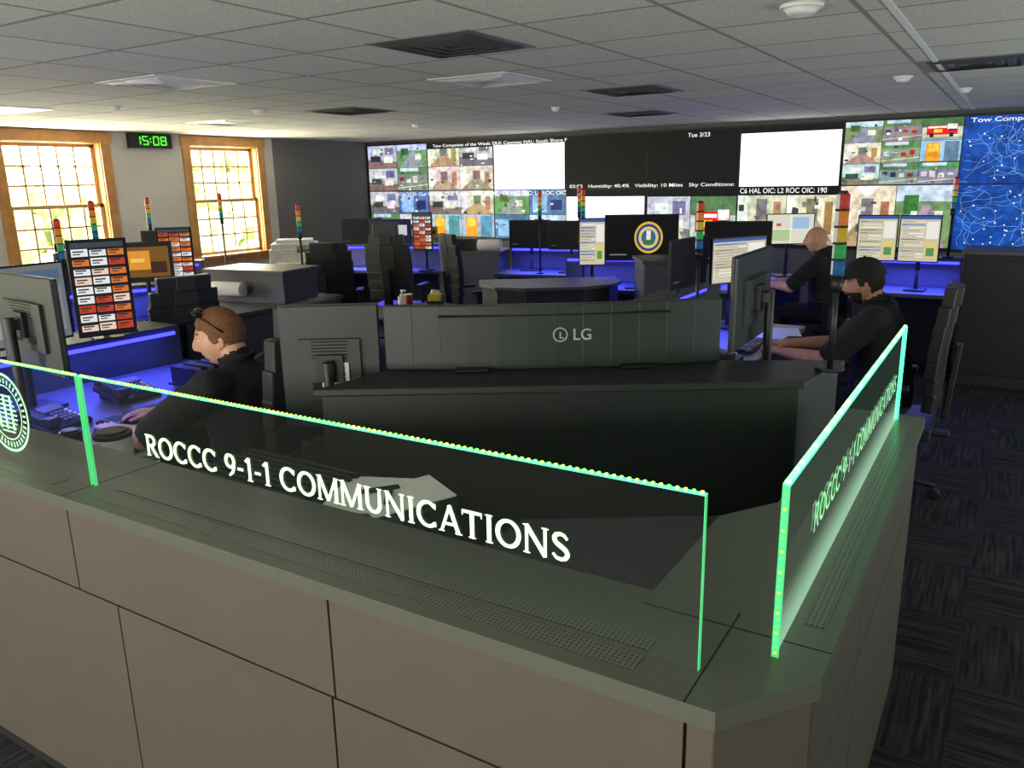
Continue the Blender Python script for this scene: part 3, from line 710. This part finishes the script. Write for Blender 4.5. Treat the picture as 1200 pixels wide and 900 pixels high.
# ------------------------------------------------------------ station of man 1
b = B()
b.prism([(-4.7, 1.36), (-2.27, 1.36), (-2.27, 1.72), (-2.95, 1.78), (-3.12, 2.0), (-3.12, 3.1), (-4.7, 3.1)], .715, .75, DGREY)
b.bx(-4.7, -4.6, 1.4, 3.1, 0, .715, BLACK2); b.bx(-4.6, -3.3, 3.0, 3.06, 0, .715, BLACK2); b.bx(-2.35, -2.29, 1.4, 1.7, 0, .715, BLACK2)
b.bx(-4.66, -4.3, 1.4, 3.05, .75, .98, BLACK2); b.bx(-4.29, -4.27, 1.45, 3.0, .93, .95, BLUE)
b.finish('dispatch_desk', bevel=.004)
glow(-4.1, 2.5, .93, .3, .9, 3)
glow(-3.7, 1.75, .98, .9, .2, 1.5)
monitor(-4.24, 2.56, (.93, -.36), .30, .53, 1.27, .981, 'list', name='monitor', seed=3)
monitor(-3.27, 1.66, (.12, .99), .56, .38, 1.29, .751, 'dark')
monitor(-3.95, 2.0, (.95, .1), .42, .38, 1.27, .751, 'win')
phone(-3.62, 1.86, .751, (-.8, -.2)); phone(-3.8, 2.35, .751, (-.95, 0))
keyboard(-3.42, 2.2, .751, (-1, -.1))
b = B()
for i in range(6): b.box((0, i*.04, .05), (.2, .006, .1), MGREY if i % 2 else BLACK)
b.box((0, .1, .005), (.22, .24, .01), BLACK); b.finish('file_sorter', (-3.75, 2.65, .75))
def canister(x, y, z, r, h, body, lid, name='canister'):
    b = B(); b.cyl((0, 0, 0), (0, 0, h), r, body, seg=32); b.cyl((0, 0, h), (0, 0, h+.018), r*1.04, lid, seg=32); b.cyl((0, 0, h+.018), (0, 0, h+.026), r*.8, lid, seg=32); b.finish(name, (x, y, z), bevel=.003)
canister(-2.72, 1.60, .75, .065, .17, LGREY, BLACK); canister(-2.56, 1.62, .75, .042, .10, LGREY, MGREY, 'drinking_cup')
canister(-3.0, 1.6, .75, .04, .13, BLACK, BLACK, 'travel_mug')
b = B(); b.box((0, 0, .002), (.19, .24, .004), WHITE, rot=(0, 0, .2)); b.box((.06, .03, .006), (.18, .24, .003), WHITE, rot=(0, 0, -.25)); b.finish('paper_sheets', (-2.40, 1.56, .751), .3)
chair(-2.58, 2.17, (-.97, -.22), back=.8)
b = B(); b.cyl((0, 0, 0), (0, 0, .38), .13, BIN, .17, seg=28); b.cyl((0, 0, .38), (0, 0, .395), .178, BIN, seg=28); b.finish('waste_bin', (-3.55, 3.7, 0))

# ------------------------------------------------------------ person
def capsule(bm, p0, p1, r0, r1):
    p0 = Vector(p0); p1 = Vector(p1); d = p1-p0
    q = d.to_track_quat('Z', 'Y').to_matrix().to_4x4()
    bmesh.ops.create_cone(bm, cap_ends=True, segments=20, radius1=r0, radius2=r1, depth=d.length, matrix=Matrix.Translation((p0+p1)/2) @ q)
    for p, r in ((p0, r0), (p1, r1)): bmesh.ops.create_icosphere(bm, subdivisions=3, radius=r, matrix=Matrix.Translation(p))
def loft(bm, rings, n=28):
    rows = []
    for (cx, cy, cz, w, d) in rings:
        rows.append([bm.verts.new((cx+w*math.cos(2*math.pi*i/n), cy+d*math.sin(2*math.pi*i/n), cz)) for i in range(n)])
    for a, c in zip(rows[:-1], rows[1:]):
        for i in range(n): bm.faces.new((a[i], a[(i+1) % n], c[(i+1) % n], c[i]))
    bm.faces.new(rows[0][::-1]); bm.faces.new(rows[-1])
def remesh(bm, voxel, smooth=4, sf=.6):
    bmesh.ops.recalc_face_normals(bm, faces=bm.faces)
    me = bpy.data.meshes.new('tmp'); bm.to_mesh(me); bm.free()
    o = bpy.data.objects.new('tmp', me); scene.collection.objects.link(o)
    r = o.modifiers.new('r', 'REMESH'); r.mode = 'VOXEL'; r.voxel_size = voxel; r.use_smooth_shade = True
    if smooth: s = o.modifiers.new('s', 'SMOOTH'); s.iterations = smooth; s.factor = sf
    dg = bpy.context.evaluated_depsgraph_get(); out = bpy.data.meshes.new_from_object(o.evaluated_get(dg)); bpy.data.objects.remove(o)
    for p in out.polygons: p.use_smooth = True
    return out
def segdist(p, a, c):
    a = Vector(a); c = Vector(c); ab = c-a; t = max(0, min(1, (p-a).dot(ab)/ab.dot(ab))); return (p-(a+ab*t)).length
def sstep(a, b_, x):
    t = max(0, min(1, (x-a)/(b_-a))); return t*t*(3-2*t)
G = lambda x, s: math.exp(-(x/s)**2)

def person(name, x, y, face, wl, wr, el, er, skin=SKIN, hair=HAIRB, hairstyle='short', beard=False, cap=False, shades=False, headyaw=0, headpitch=0, headset=False, big=1.0, sleeve=.85, headz=1.215):
    root = bpy.data.objects.new(name, None); scene.collection.objects.link(root); root.location = (x, y, 0); root.rotation_euler = (0, 0, ang(*face)+math.pi)
    sh = {-1: Vector((-.19*big, .03, 1.035)), 1: Vector((.19*big, .03, 1.035))}
    elb = {-1: Vector(el), 1: Vector(er)}; wri = {-1: Vector(wl), 1: Vector(wr)}
    bm = bmesh.new()
    loft(bm, [(0, -.02, .475, .15*big, .11*big), (0, -.02, .52, .185*big, .14*big), (0, -.01, .62, .18*big, .15*big), (0, .0, .74, .168*big, .142*big), (0, .015, .86, .175*big, .135*big), (0, .02, .95, .188*big, .125*big), (0, .025, 1.02, .18*big, .105*big), (0, .03, 1.06, .13*big, .085*big), (0, .045, 1.09, .075, .065), (0, .06, 1.12, .06, .06), (0, .085, 1.18, .055, .058)])
    segs = []
    for s in (-1, 1):
        capsule(bm, sh[s]+Vector((-s*.05, 0, -.01)), sh[s], .07*big, .066*big)
        capsule(bm, sh[s], elb[s], .064*big, .05*big); capsule(bm, elb[s], elb[s].lerp(wri[s], .35), .046, .045); capsule(bm, elb[s].lerp(wri[s], .35), wri[s], .044, .029)
        se = sh[s].lerp(elb[s], sleeve)
        capsule(bm, sh[s].lerp(elb[s], .3), se, .067*big, .063*big)
        hip = Vector((s*.09, 0, .55)); kn = Vector((s*.12, .42, .535)); an = Vector((s*.12, .45, .11)); toe = Vector((s*.13, .60, .045))
        capsule(bm, hip, kn, .082, .06); capsule(bm, kn, an, .058, .042); capsule(bm, an-Vector((0, .03, .06)), toe, .045, .036)
        segs += [(sh[s]-Vector((s*.1, 0, 0)), se, 0, .064), (se+(elb[s]-sh[s])*.06, elb[s]+(wri[s]-elb[s])*.01, 1, .05), (elb[s], wri[s], 1, .044), (hip, kn, 2, .07), (kn, an, 2, .05), (an-Vector((0, .03, .05)), toe, 3, .04)]
    segs += [((0, 0, .55), (0, .02, 1.0), 0, .15), ((0, .075, 1.125), (0, .09, 1.2), 1, .055)]
    me = remesh(bm, .011, 5)
    for m in (SHIRT, skin, PANTS, SHOE): me.materials.append(m)
    for p in me.polygons:
        c = p.center; best = min(segs, key=lambda q: segdist(c, q[0], q[1])-q[3]); p.material_index = best[2]
    body = bpy.data.objects.new('body', me); scene.collection.objects.link(body); body.parent = root
    for s in (-1, 1):
        bm = bmesh.new(); w = wri[s]; d = (w-elb[s]); d.z *= .3; d.normalize(); side = Vector((0, 0, 1)).cross(d)*(-1)
        thumbdir = side*(-s)
        up = Vector((0, 0, 1))
        def P(f, l, u): return w+d*f+side*l+up*u
        capsule(bm, w-d*.03, w+d*.01, .029, .027)
        for l in (-.026, -.009, .009, .026): capsule(bm, P(.01, l*.6, 0), P(.085, l, .003), .017, .013)
        ln = [.068, .078, .073, .056]
        for k in range(4):
            lx = thumbdir.dot(side)*(.029-.0195*k)
            a = P(.085, lx, .003); L1 = ln[k]
            b1 = P(.085+L1*.45, lx*1.12, .002); b2 = P(.085+L1*.78, lx*1.16, -.012); b3 = P(.085+L1*.98, lx*1.16, -.026)
            capsule(bm, a, b1, .0098, .0092); capsule(bm, b1, b2, .0092, .0084); capsule(bm, b2, b3, .0084, .0072)
        t0 = w+d*.025+thumbdir*.02; t1 = w+d*.06+thumbdir*.048-up*.006; t2 = w+d*.088+thumbdir*.058-up*.012; t3 = w+d*.108+thumbdir*.056-up*.018
        capsule(bm, t0, t1, .016, .0115); capsule(bm, t1, t2, .0115, .0105); capsule(bm, t2, t3, .0105, .0085)
        hm = remesh(bm, .0035, 2, .4); hm.materials.append(skin)
        ho = bpy.data.objects.new('hand', hm); scene.collection.objects.link(ho); ho.parent = root
    me = bpy.data.meshes.new('head'); bm = bmesh.new(); bmesh.ops.create_uvsphere(bm, u_segments=120, v_segments=90, radius=1)
    mlist = [skin, hair, LIP, SHIRT]
    info = {}
    for v in bm.verts:
        d = v.co.normalized(); px, py, pz = d.x*.077, d.y*.096, d.z*.118
        if pz < 0:
            k = -d.z
            px *= 1-.26*k**1.6
            if py < 0: py *= 1-.42*k**1.2
            else: py *= 1-.06*k
        else: px *= 1+.03*d.z; py *= 1+ (.05*d.z if py < 0 else -.0)
        f = sstep(.2, .7, d.y)
        py += f*(.026*G(px, .011+.006*sstep(.02, -.04, pz))*sstep(.035, -.032, pz)*sstep(-.052, -.036, pz))
        py += f*(.0045*G(pz-.030, .010)*G(px, .05))
        py -= f*(.010*G(abs(px)-.030, .016)*G(pz-.010, .013))
        py += f*(.006*G(pz+.060, .008)*G(px, .024)-.004*G(pz+.064, .0025)*G(px, .022)+.006*G(pz+.073, .006)*G(px, .02))
        py += f*(.010*G(pz+.100, .016)*G(px, .03))
        py -= f*.006*G(pz+.084, .006)*G(px, .03)
        px += (.004 if px > 0 else -.004)*G(pz+.025, .02)*G(py-.055, .03)
        hl = .062-.02*sstep(.0, .05, abs(px))
        side_line = -.075 if py < -.035 else (-.0+.0 if py > .03 else -.02)
        line = hl if py > .055 else (side_line+(hl-side_line)*sstep(.01, .055, py))
        h = sstep(-.004, .014, pz-line)
        if hairstyle == 'bald': h = 0
        if py > .0 and pz < -.01: h = 0
        hb = 0
        if beard:
            hb = sstep(-.036, -.055, pz)*sstep(-.0, .03, py)
            if abs(px) < .022 and -.071 < pz < -.055: hb *= .0
        nn = noise.noise(Vector((px, py, pz))*90)*.5+.5
        off = h*(.008+.004*nn)+hb*(.006+.004*nn)
        q = Vector((px, py, pz)); q += q.normalized()*off
        v.co = q; info[v.index] = (h, hb)
    bm.verts.index_update()
    for f in bm.faces:
        h = sum(info[v.index][0] for v in f.verts)/len(f.verts); hb = sum(info[v.index][1] for v in f.verts)/len(f.verts); c = f.calc_center_median()
        f.smooth = True; f.material_index = 1 if (h > .25 or hb > .4) else 0
        if abs(c.x) < .023 and -.078 < c.z < -.056 and c.y > .07: f.material_index = 2
        if c.y > .07 and .016 < abs(c.x) < .046 and .027 < c.z < .035: f.material_index = 1
    bm.to_mesh(me); bm.free()
    for m in mlist: me.materials.append(m)
    he = bpy.data.objects.new('head', me); scene.collection.objects.link(he); he.parent = root
    he.location = (0, .125, headz); he.rotation_euler = (headpitch, 0, headyaw)
    b = B()
    for s in (-1, 1):
        b.sph((s*.030, .0765, .010), .0125, EYEW); b.sph((s*.030, .0855, .010), (.006, .005, .006), EYED)
        b.sph((s*.030, .077, .0155), (.0155, .0135, .0085), skin)
        b.sph((s*.078, -.006, -.004), (.008, .019, .033), skin, rot=(-.15, 0, s*.25)); b.sph((s*.0825, -.002, -.002), (.004, .011, .02), skin, rot=(-.15, 0, s*.25)); b.sph((s*.079, -.0, -.03), (.006, .009, .011), skin)
    if shades:
        for s in (-1, 1):
            b.sph((s*.033, .064, .112), (.030, .014, .022), SHOE, rot=(-.9, 0, 0)); b.cyl((s*.062, .055, .105), (s*.088, -.03, .03), .0034, SHOE, seg=8)
        b.cyl((-.01, .075, .108), (.01, .075, .108), .003, SHOE, seg=8)
    if cap:
        CAPM = mat('black_cap', (20, 20, 23), .8)
        q = bmesh.ops.create_uvsphere(b.bm, u_segments=40, v_segments=24, radius=1, matrix=Matrix.Translation((0, -.004, .04)) @ Matrix.Diagonal((.092, .112, .105, 1)))
        vs_ = q['verts']; fs = b._set(vs_, CAPM, True)
        bmesh.ops.delete(b.bm, geom=[v for v in vs_ if v.co.z < .038], context='VERTS')
        for i in range(14):
            t0 = -1+2*(i+.5)/14; b.box((t0*.072, .105+.045*(1-t0*t0)-.02, .045-.012*t0*t0), (.012, .085*(1-.4*t0*t0), .005), CAPM, rot=(-.12, 0, 0))
        b.sph((0, -.004, .145), .006, CAPM)
    cb = B()
    for i in range(20):
        a = i*2*math.pi/20
        if abs(a-math.pi/2) < .25: continue
        cb.box((.066*math.cos(a), .055+.066*math.sin(a), 1.108-.012*math.sin(a)), (.012, .024, .034), SHIRT, rot=(0, .35, a))
    cb.finish('collar', parent=root, bevel=.003)
    fo = b.finish('head_details', parent=root); fo.location = he.location; fo.rotation_euler = he.rotation_euler
    return root

person('seated_man', -2.62, 2.16, (-.97, -.22), (-.15, .60, .80), (.13, .62, .80), (-.26, .33, .82), (.26, .33, .83), shades=True, headyaw=math.radians(30), headpitch=-.12, hair=HAIRB, big=1.16, headz=1.195)

# ------------------------------------------------------------ station of man 2
desk(-1.62, 5.05, (1, 0), 1.7, .85)
glow(-1.7, 5.05, .93, .3, 1.2, 3)
monitor(-1.62, 5.62, (.85, -.5), .5, .32, 1.23, .751, 'cad', seed=5); monitor(-1.85, 5.25, (1, -.1), .55, .33, 1.24, .751, 'dark')
monitor(-1.8, 6.2, (.3, -.95), .5, .33, 1.3, .9, 'dark')
keyboard(-1.35, 5.0, .751, (-1, 0)); phone(-1.38, 4.50, .751, (-1, 0))
stack_light(-1.60, 4.72, 1.66, .751)
chair(-.50, 4.86, (-1, -.02), back=.66)
person('seated_man', -.56, 4.86, (-1, -.02), (-.14, .52, .80), (.13, .54, .80), (-.27, .26, .80), (.27, .27, .80), skin=SKIN2, hair=HAIRD, beard=True, cap=True, big=1.14, headyaw=.1, headpitch=-.1, headz=1.205)
b = B(); b.box((0, 0, .003), (.21, .29, .004), WHITE); b.box((.05, .12, .006), (.21, .29, .003), WHITE, rot=(0, 0, .3)); b.finish('paper_sheets', (-1.32, 5.45, .751))

# ------------------------------------------------------------ station of man 3
desk(-2.3, 8.25, (1, -.1), 1.6, .8)
glow(-2.3, 8.2, .93, .3, 1.1, 4)
monitor(-2.0, 8.75, (.5, -.85), .5, .32, 1.25, .751, 'map')
chair(-1.35, 7.82, (-1, .1), back=.5)
person('seated_man', -1.42, 7.80, (-1, .15), (-.14, .50, .80), (.13, .52, .80), (-.25, .25, .80), (.25, .26, .80), skin=SKIN, hair=HAIRD, hairstyle='bald', headyaw=.2, big=1.1)
desk(-.76, 8.25, (0, -1), .76, .7); glow(-.76, 8.2, .93, .7, .3, 4)
monitor(-1.07, 8.1, (.1, -1), .34, .42, 1.22, .751, 'cad', seed=8); monitor(-.72, 8.1, (-.05, -1), .34, .42, 1.22, .751, 'cad', seed=9)
b = B(); b.bx(-.32, .32, -.3, .3, 0, 1.12, BLACK2); b.bx(-.34, .34, -.32, .32, 1.12, 1.15, DGREY); b.bx(-.3, .3, -.31, -.30, .1, .55, BLACK); b.bx(-.3, .3, -.31, -.30, .57, 1.08, BLACK); b.bx(.33, .345, -.25, .25, .9, .95, BLUE)
b.finish('equipment_tower', (-.02, 8.1, 0), bevel=.004)
stack_light(-.5, 8.45, 1.75, 1.03)
b = B(); b.bx(-.7, .7, -.2, .2, .03, .73, BLACK)
for x in (-.46, 0, .46): b.bx(x-.21, x+.21, -.212, -.2, .06, .7, BLACK2); b.bx(x+.15, x+.16, -.225, -.212, .35, .47, METAL)
b.finish('storage_cabinet', (.6, 9.65, 0), bevel=.004)

# ------------------------------------------------------------ middle of the room
b = B()
b.prism([(-.62, -.3), (.62, -.3), (.62, 0), (.5, .22), (.25, .34), (-.25, .34), (-.5, .22), (-.62, 0)], 0, .86, BLACK2)
b.prism([(-.65, -.33), (.65, -.33), (.65, .02), (.52, .25), (.26, .37), (-.26, .37), (-.52, .25), (-.65, .02)], .86, .89, DGREY)
b.finish('rounded_console', (-3.55, 6.4, 0), math.radians(215), bevel=.004)
b = B(); b.bx(-.32, .32, -.25, .25, 0, 1.1, DGREY); b.bx(-.34, .34, -.27, .27, 1.1, 1.13, DGREY); b.finish('grey_hutch', (-2.45, 6.65, 0), math.radians(32), bevel=.005)
desk(-3.15, 7.5, (.3, -1), 1.6, .75); glow(-3.15, 7.4, .93, 1.2, .3, 4)
monitor(-3.05, 7.3, (.4, -.92), .70, .44, 1.24, .751, 'emblem'); monitor(-3.5, 7.15, (.45, -.9), .26, .46, 1.2, .751, 'cad', seed=2)
b = B(); b.cyl((0, 0, .715), (0, 0, .745), .42, DGREY, seg=48); b.cyl((0, 0, .03), (0, 0, .715), .04, BLACK); b.cyl((0, 0, 0), (0, 0, .03), .28, BLACK, seg=32); b.finish('round_table', (-4.25, 5.33, 0), bevel=.003)
b = B(); b.cyl((0, 0, 0), (0, 0, .12), .035, WHITE); b.cyl((0, 0, .12), (0, 0, .135), .02, LGREY); b.cyl((0, 0, .135), (0, 0, .165), .008, LGREY); b.box((.015, 0, .17), (.05, .014, .012), LGREY); b.finish('sanitizer_bottle', (-4.35, 5.25, .745))
b = B(); b.box((0, 0, .06), (.12, .12, .12), BLACK); b.box((0, 0, .13), (.07, .05, .05), WHITE, rot=(.3, .2, .4)); b.finish('tissue_box', (-4.15, 5.45, .745), .4, bevel=.004)
b = B(); b.box((0, 0, .08), (.1, .1, .16), YEL); b.box((0, 0, .085), (.102, .102, .05), BLACK); b.finish('snack_box', (-4.0, 5.25, .745), .5, bevel=.003)
b = B(); b.cyl((0, 0, 0), (0, 0, .1), .04, RED); b.cyl((0, 0, .1), (0, 0, .11), .042, WHITE); b.finish('paper_cup', (-4.45, 5.45, .745))
chair(-3.05, 4.45, (-.75, .6), back=.42, w=.44); chair(-4.85, 7.0, (.5, .8), back=.72); chair(-5.85, 7.0, (-.3, .95), back=.7, headrest=True, w=.54); chair(-6.15, 6.3, (-.6, .8), back=.66)
b = B(); b.bx(-6.6, -5.5, 4.4, 5.75, .715, .75, DGREY); b.bx(-6.58, -5.52, 4.44, 5.73, .05, .715, DGREY)
for x0, x1 in ((-6.55, -6.2), (-6.18, -5.85), (-5.83, -5.54)):
    for z0, z1 in ((.08, .28), (.29, .49), (.5, .7)):
        b.bx(x0, x1, 4.415, 4.44, z0, z1, DGREY); b.bx((x0+x1)/2-.06, (x0+x1)/2+.06, 4.395, 4.405, (z0+z1)/2-.006, (z0+z1)/2+.006, METAL)
b.finish('drawer_cabinet', bevel=.004)
b = B(); b.bx(-.45, .45, -.25, .25, 0, .27, DGREY); b.bx(-.47, .47, -.27, .27, .27, .3, DGREY)
b.cyl((-.3, -.32, .13), (.05, -.32, .13), .065, WHITE, seg=28); b.cyl((-.34, -.32, .13), (.09, -.32, .13), .012, METAL); b.box((-.34, -.29, .13), (.01, .09, .05), METAL); b.box((.09, -.29, .13), (.01, .09, .05), METAL)
b.finish('paper_roll_hutch', (-6.02, 5.22, .75), .15, bevel=.004)
b = B(); b.bx(-.35, .35, -.3, .3, 0, .80, DGREY); b.bx(-.33, .33, -.31, -.3, .05, .76, BLACK2); b.finish('filing_cabinet', (-6.95, 6.55, 0), .75, bevel=.004)
b = B(); b.bx(-.27, .27, -.22, .22, 0, .3, LGREY); b.bx(-.25, .25, -.2, .2, .3, .36, LGREY); b.bx(-.2, .2, -.235, -.215, .03, .1, MGREY); b.bx(-.2, .2, -.33, -.2, .14, .155, LGREY); b.box((.12, -.22, .3), (.18, .08, .05), MGREY, rot=(.5, 0, 0)); b.bx(-.2, .2, -.15, .15, .36, .4, LGREY)
b.finish('laser_printer', (-6.95, 6.55, .80), .75, bevel=.01)
desk(-5.95, 3.55, (.9, -.3), 1.4, .75); glow(-5.9, 3.5, .93, .3, 1.1, 4)
monitor(-5.9, 3.95, (.8, -.6), .42, .32, 1.22, .751, 'orange'); monitor(-6.4, 4.6, (.75, -.65), .30, .46, 1.22, .751, 'list', seed=11)
monitor(-5.9, 3.3, (.6, .7), .5, .33, 1.2, .751, 'dark')
monitor(-6.3, 3.75, (.9, -.4), .5, .33, 1.22, .751, 'dark')
stack_light(-5.95, 3.6, 1.71, .751); stack_light(-5.7, 3.18, 1.6, .751)
chair(-5.0, 3.5, (-.9, .2), back=.66)
stack_light(-7.75, 5.3, 1.7, .751); stack_light(-7.6, 6.1, 1.72, .0); stack_light(-5.95, 5.68, 1.62, .751)
desk(-7.75, 5.2, (.6, -.8), 1.0, .6); monitor(-7.5, 5.3, (.6, -.8), .5, .33, 1.2, .751, 'dark')
desk(-6.7, 7.95, (.3, -.95), 1.5, .75); glow(-6.7, 7.7, .93, 1.3, .3, 6)
monitor(-7.1, 7.85, (.4, -.9), .55, .33, 1.2, .751, 'dark'); monitor(-6.55, 7.75, (.3, -.95), .55, .33, 1.2, .751, 'desk'); monitor(-6.05, 7.75, (.2, -.95), .26, .46, 1.22, .751, 'list', seed=4)
desk(-4.4, 8.35, (.2, -.98), 1.6, .75); glow(-4.4, 8.2, .93, 1.3, .3, 6)
monitor(-4.85, 8.25, (.3, -.95), .5, .33, 1.18, .751, 'dark'); monitor(-4.3, 8.2, (.2, -.95), .5, .33, 1.18, .751, 'dark')
b = B(); b.bx(-.28, .28, -.25, .25, 0, .95, DGREY); b.bx(-.3, .3, -.27, .27, .95, .98, DGREY); b.cyl((0, -.2, 1.05), (.28, -.2, 1.05), .065, WHITE, seg=24); b.bx(-.28, -.04, -.2, .1, .98, 1.12, BLACK2)
b.finish('paper_roll_hutch', (-5.55, 8.3, 0), .3, bevel=.004)
stack_light(-4.1, 8.05, 1.72, .751); stack_light(-4.6, 8.05, 1.68, .751)
stack_light(-3.75, 7.45, 1.7, .751)
b = B(); b.box((0, 0, .15), (.3, .02, .14), YEL); b.box((0, -.012, .15), (.24, .004, .04), BLACK); b.cyl((0, 0, 0), (0, 0, .09), .01, BLACK); b.cyl((0, 0, 0), (0, 0, .01), .06, BLACK); b.finish('yellow_sign', (-6.35, 8.2, 1.03), .5)

# ------------------------------------------------------------ world + sun
w = bpy.data.worlds.new('world'); scene.world = w; w.use_nodes = True; nt = w.node_tree; bg = nt.nodes['Background']
bg.inputs[0].default_value = (1, .94, .76, 1); bg.inputs[1].default_value = 40
S = bpy.data.lights.new('sun', 'SUN'); S.energy = 3; S.angle = .02; so = bpy.data.objects.new('sun', S); scene.collection.objects.link(so); so.rotation_euler = (math.radians(50), 0, math.radians(60))
print('objects', len(scene.objects))
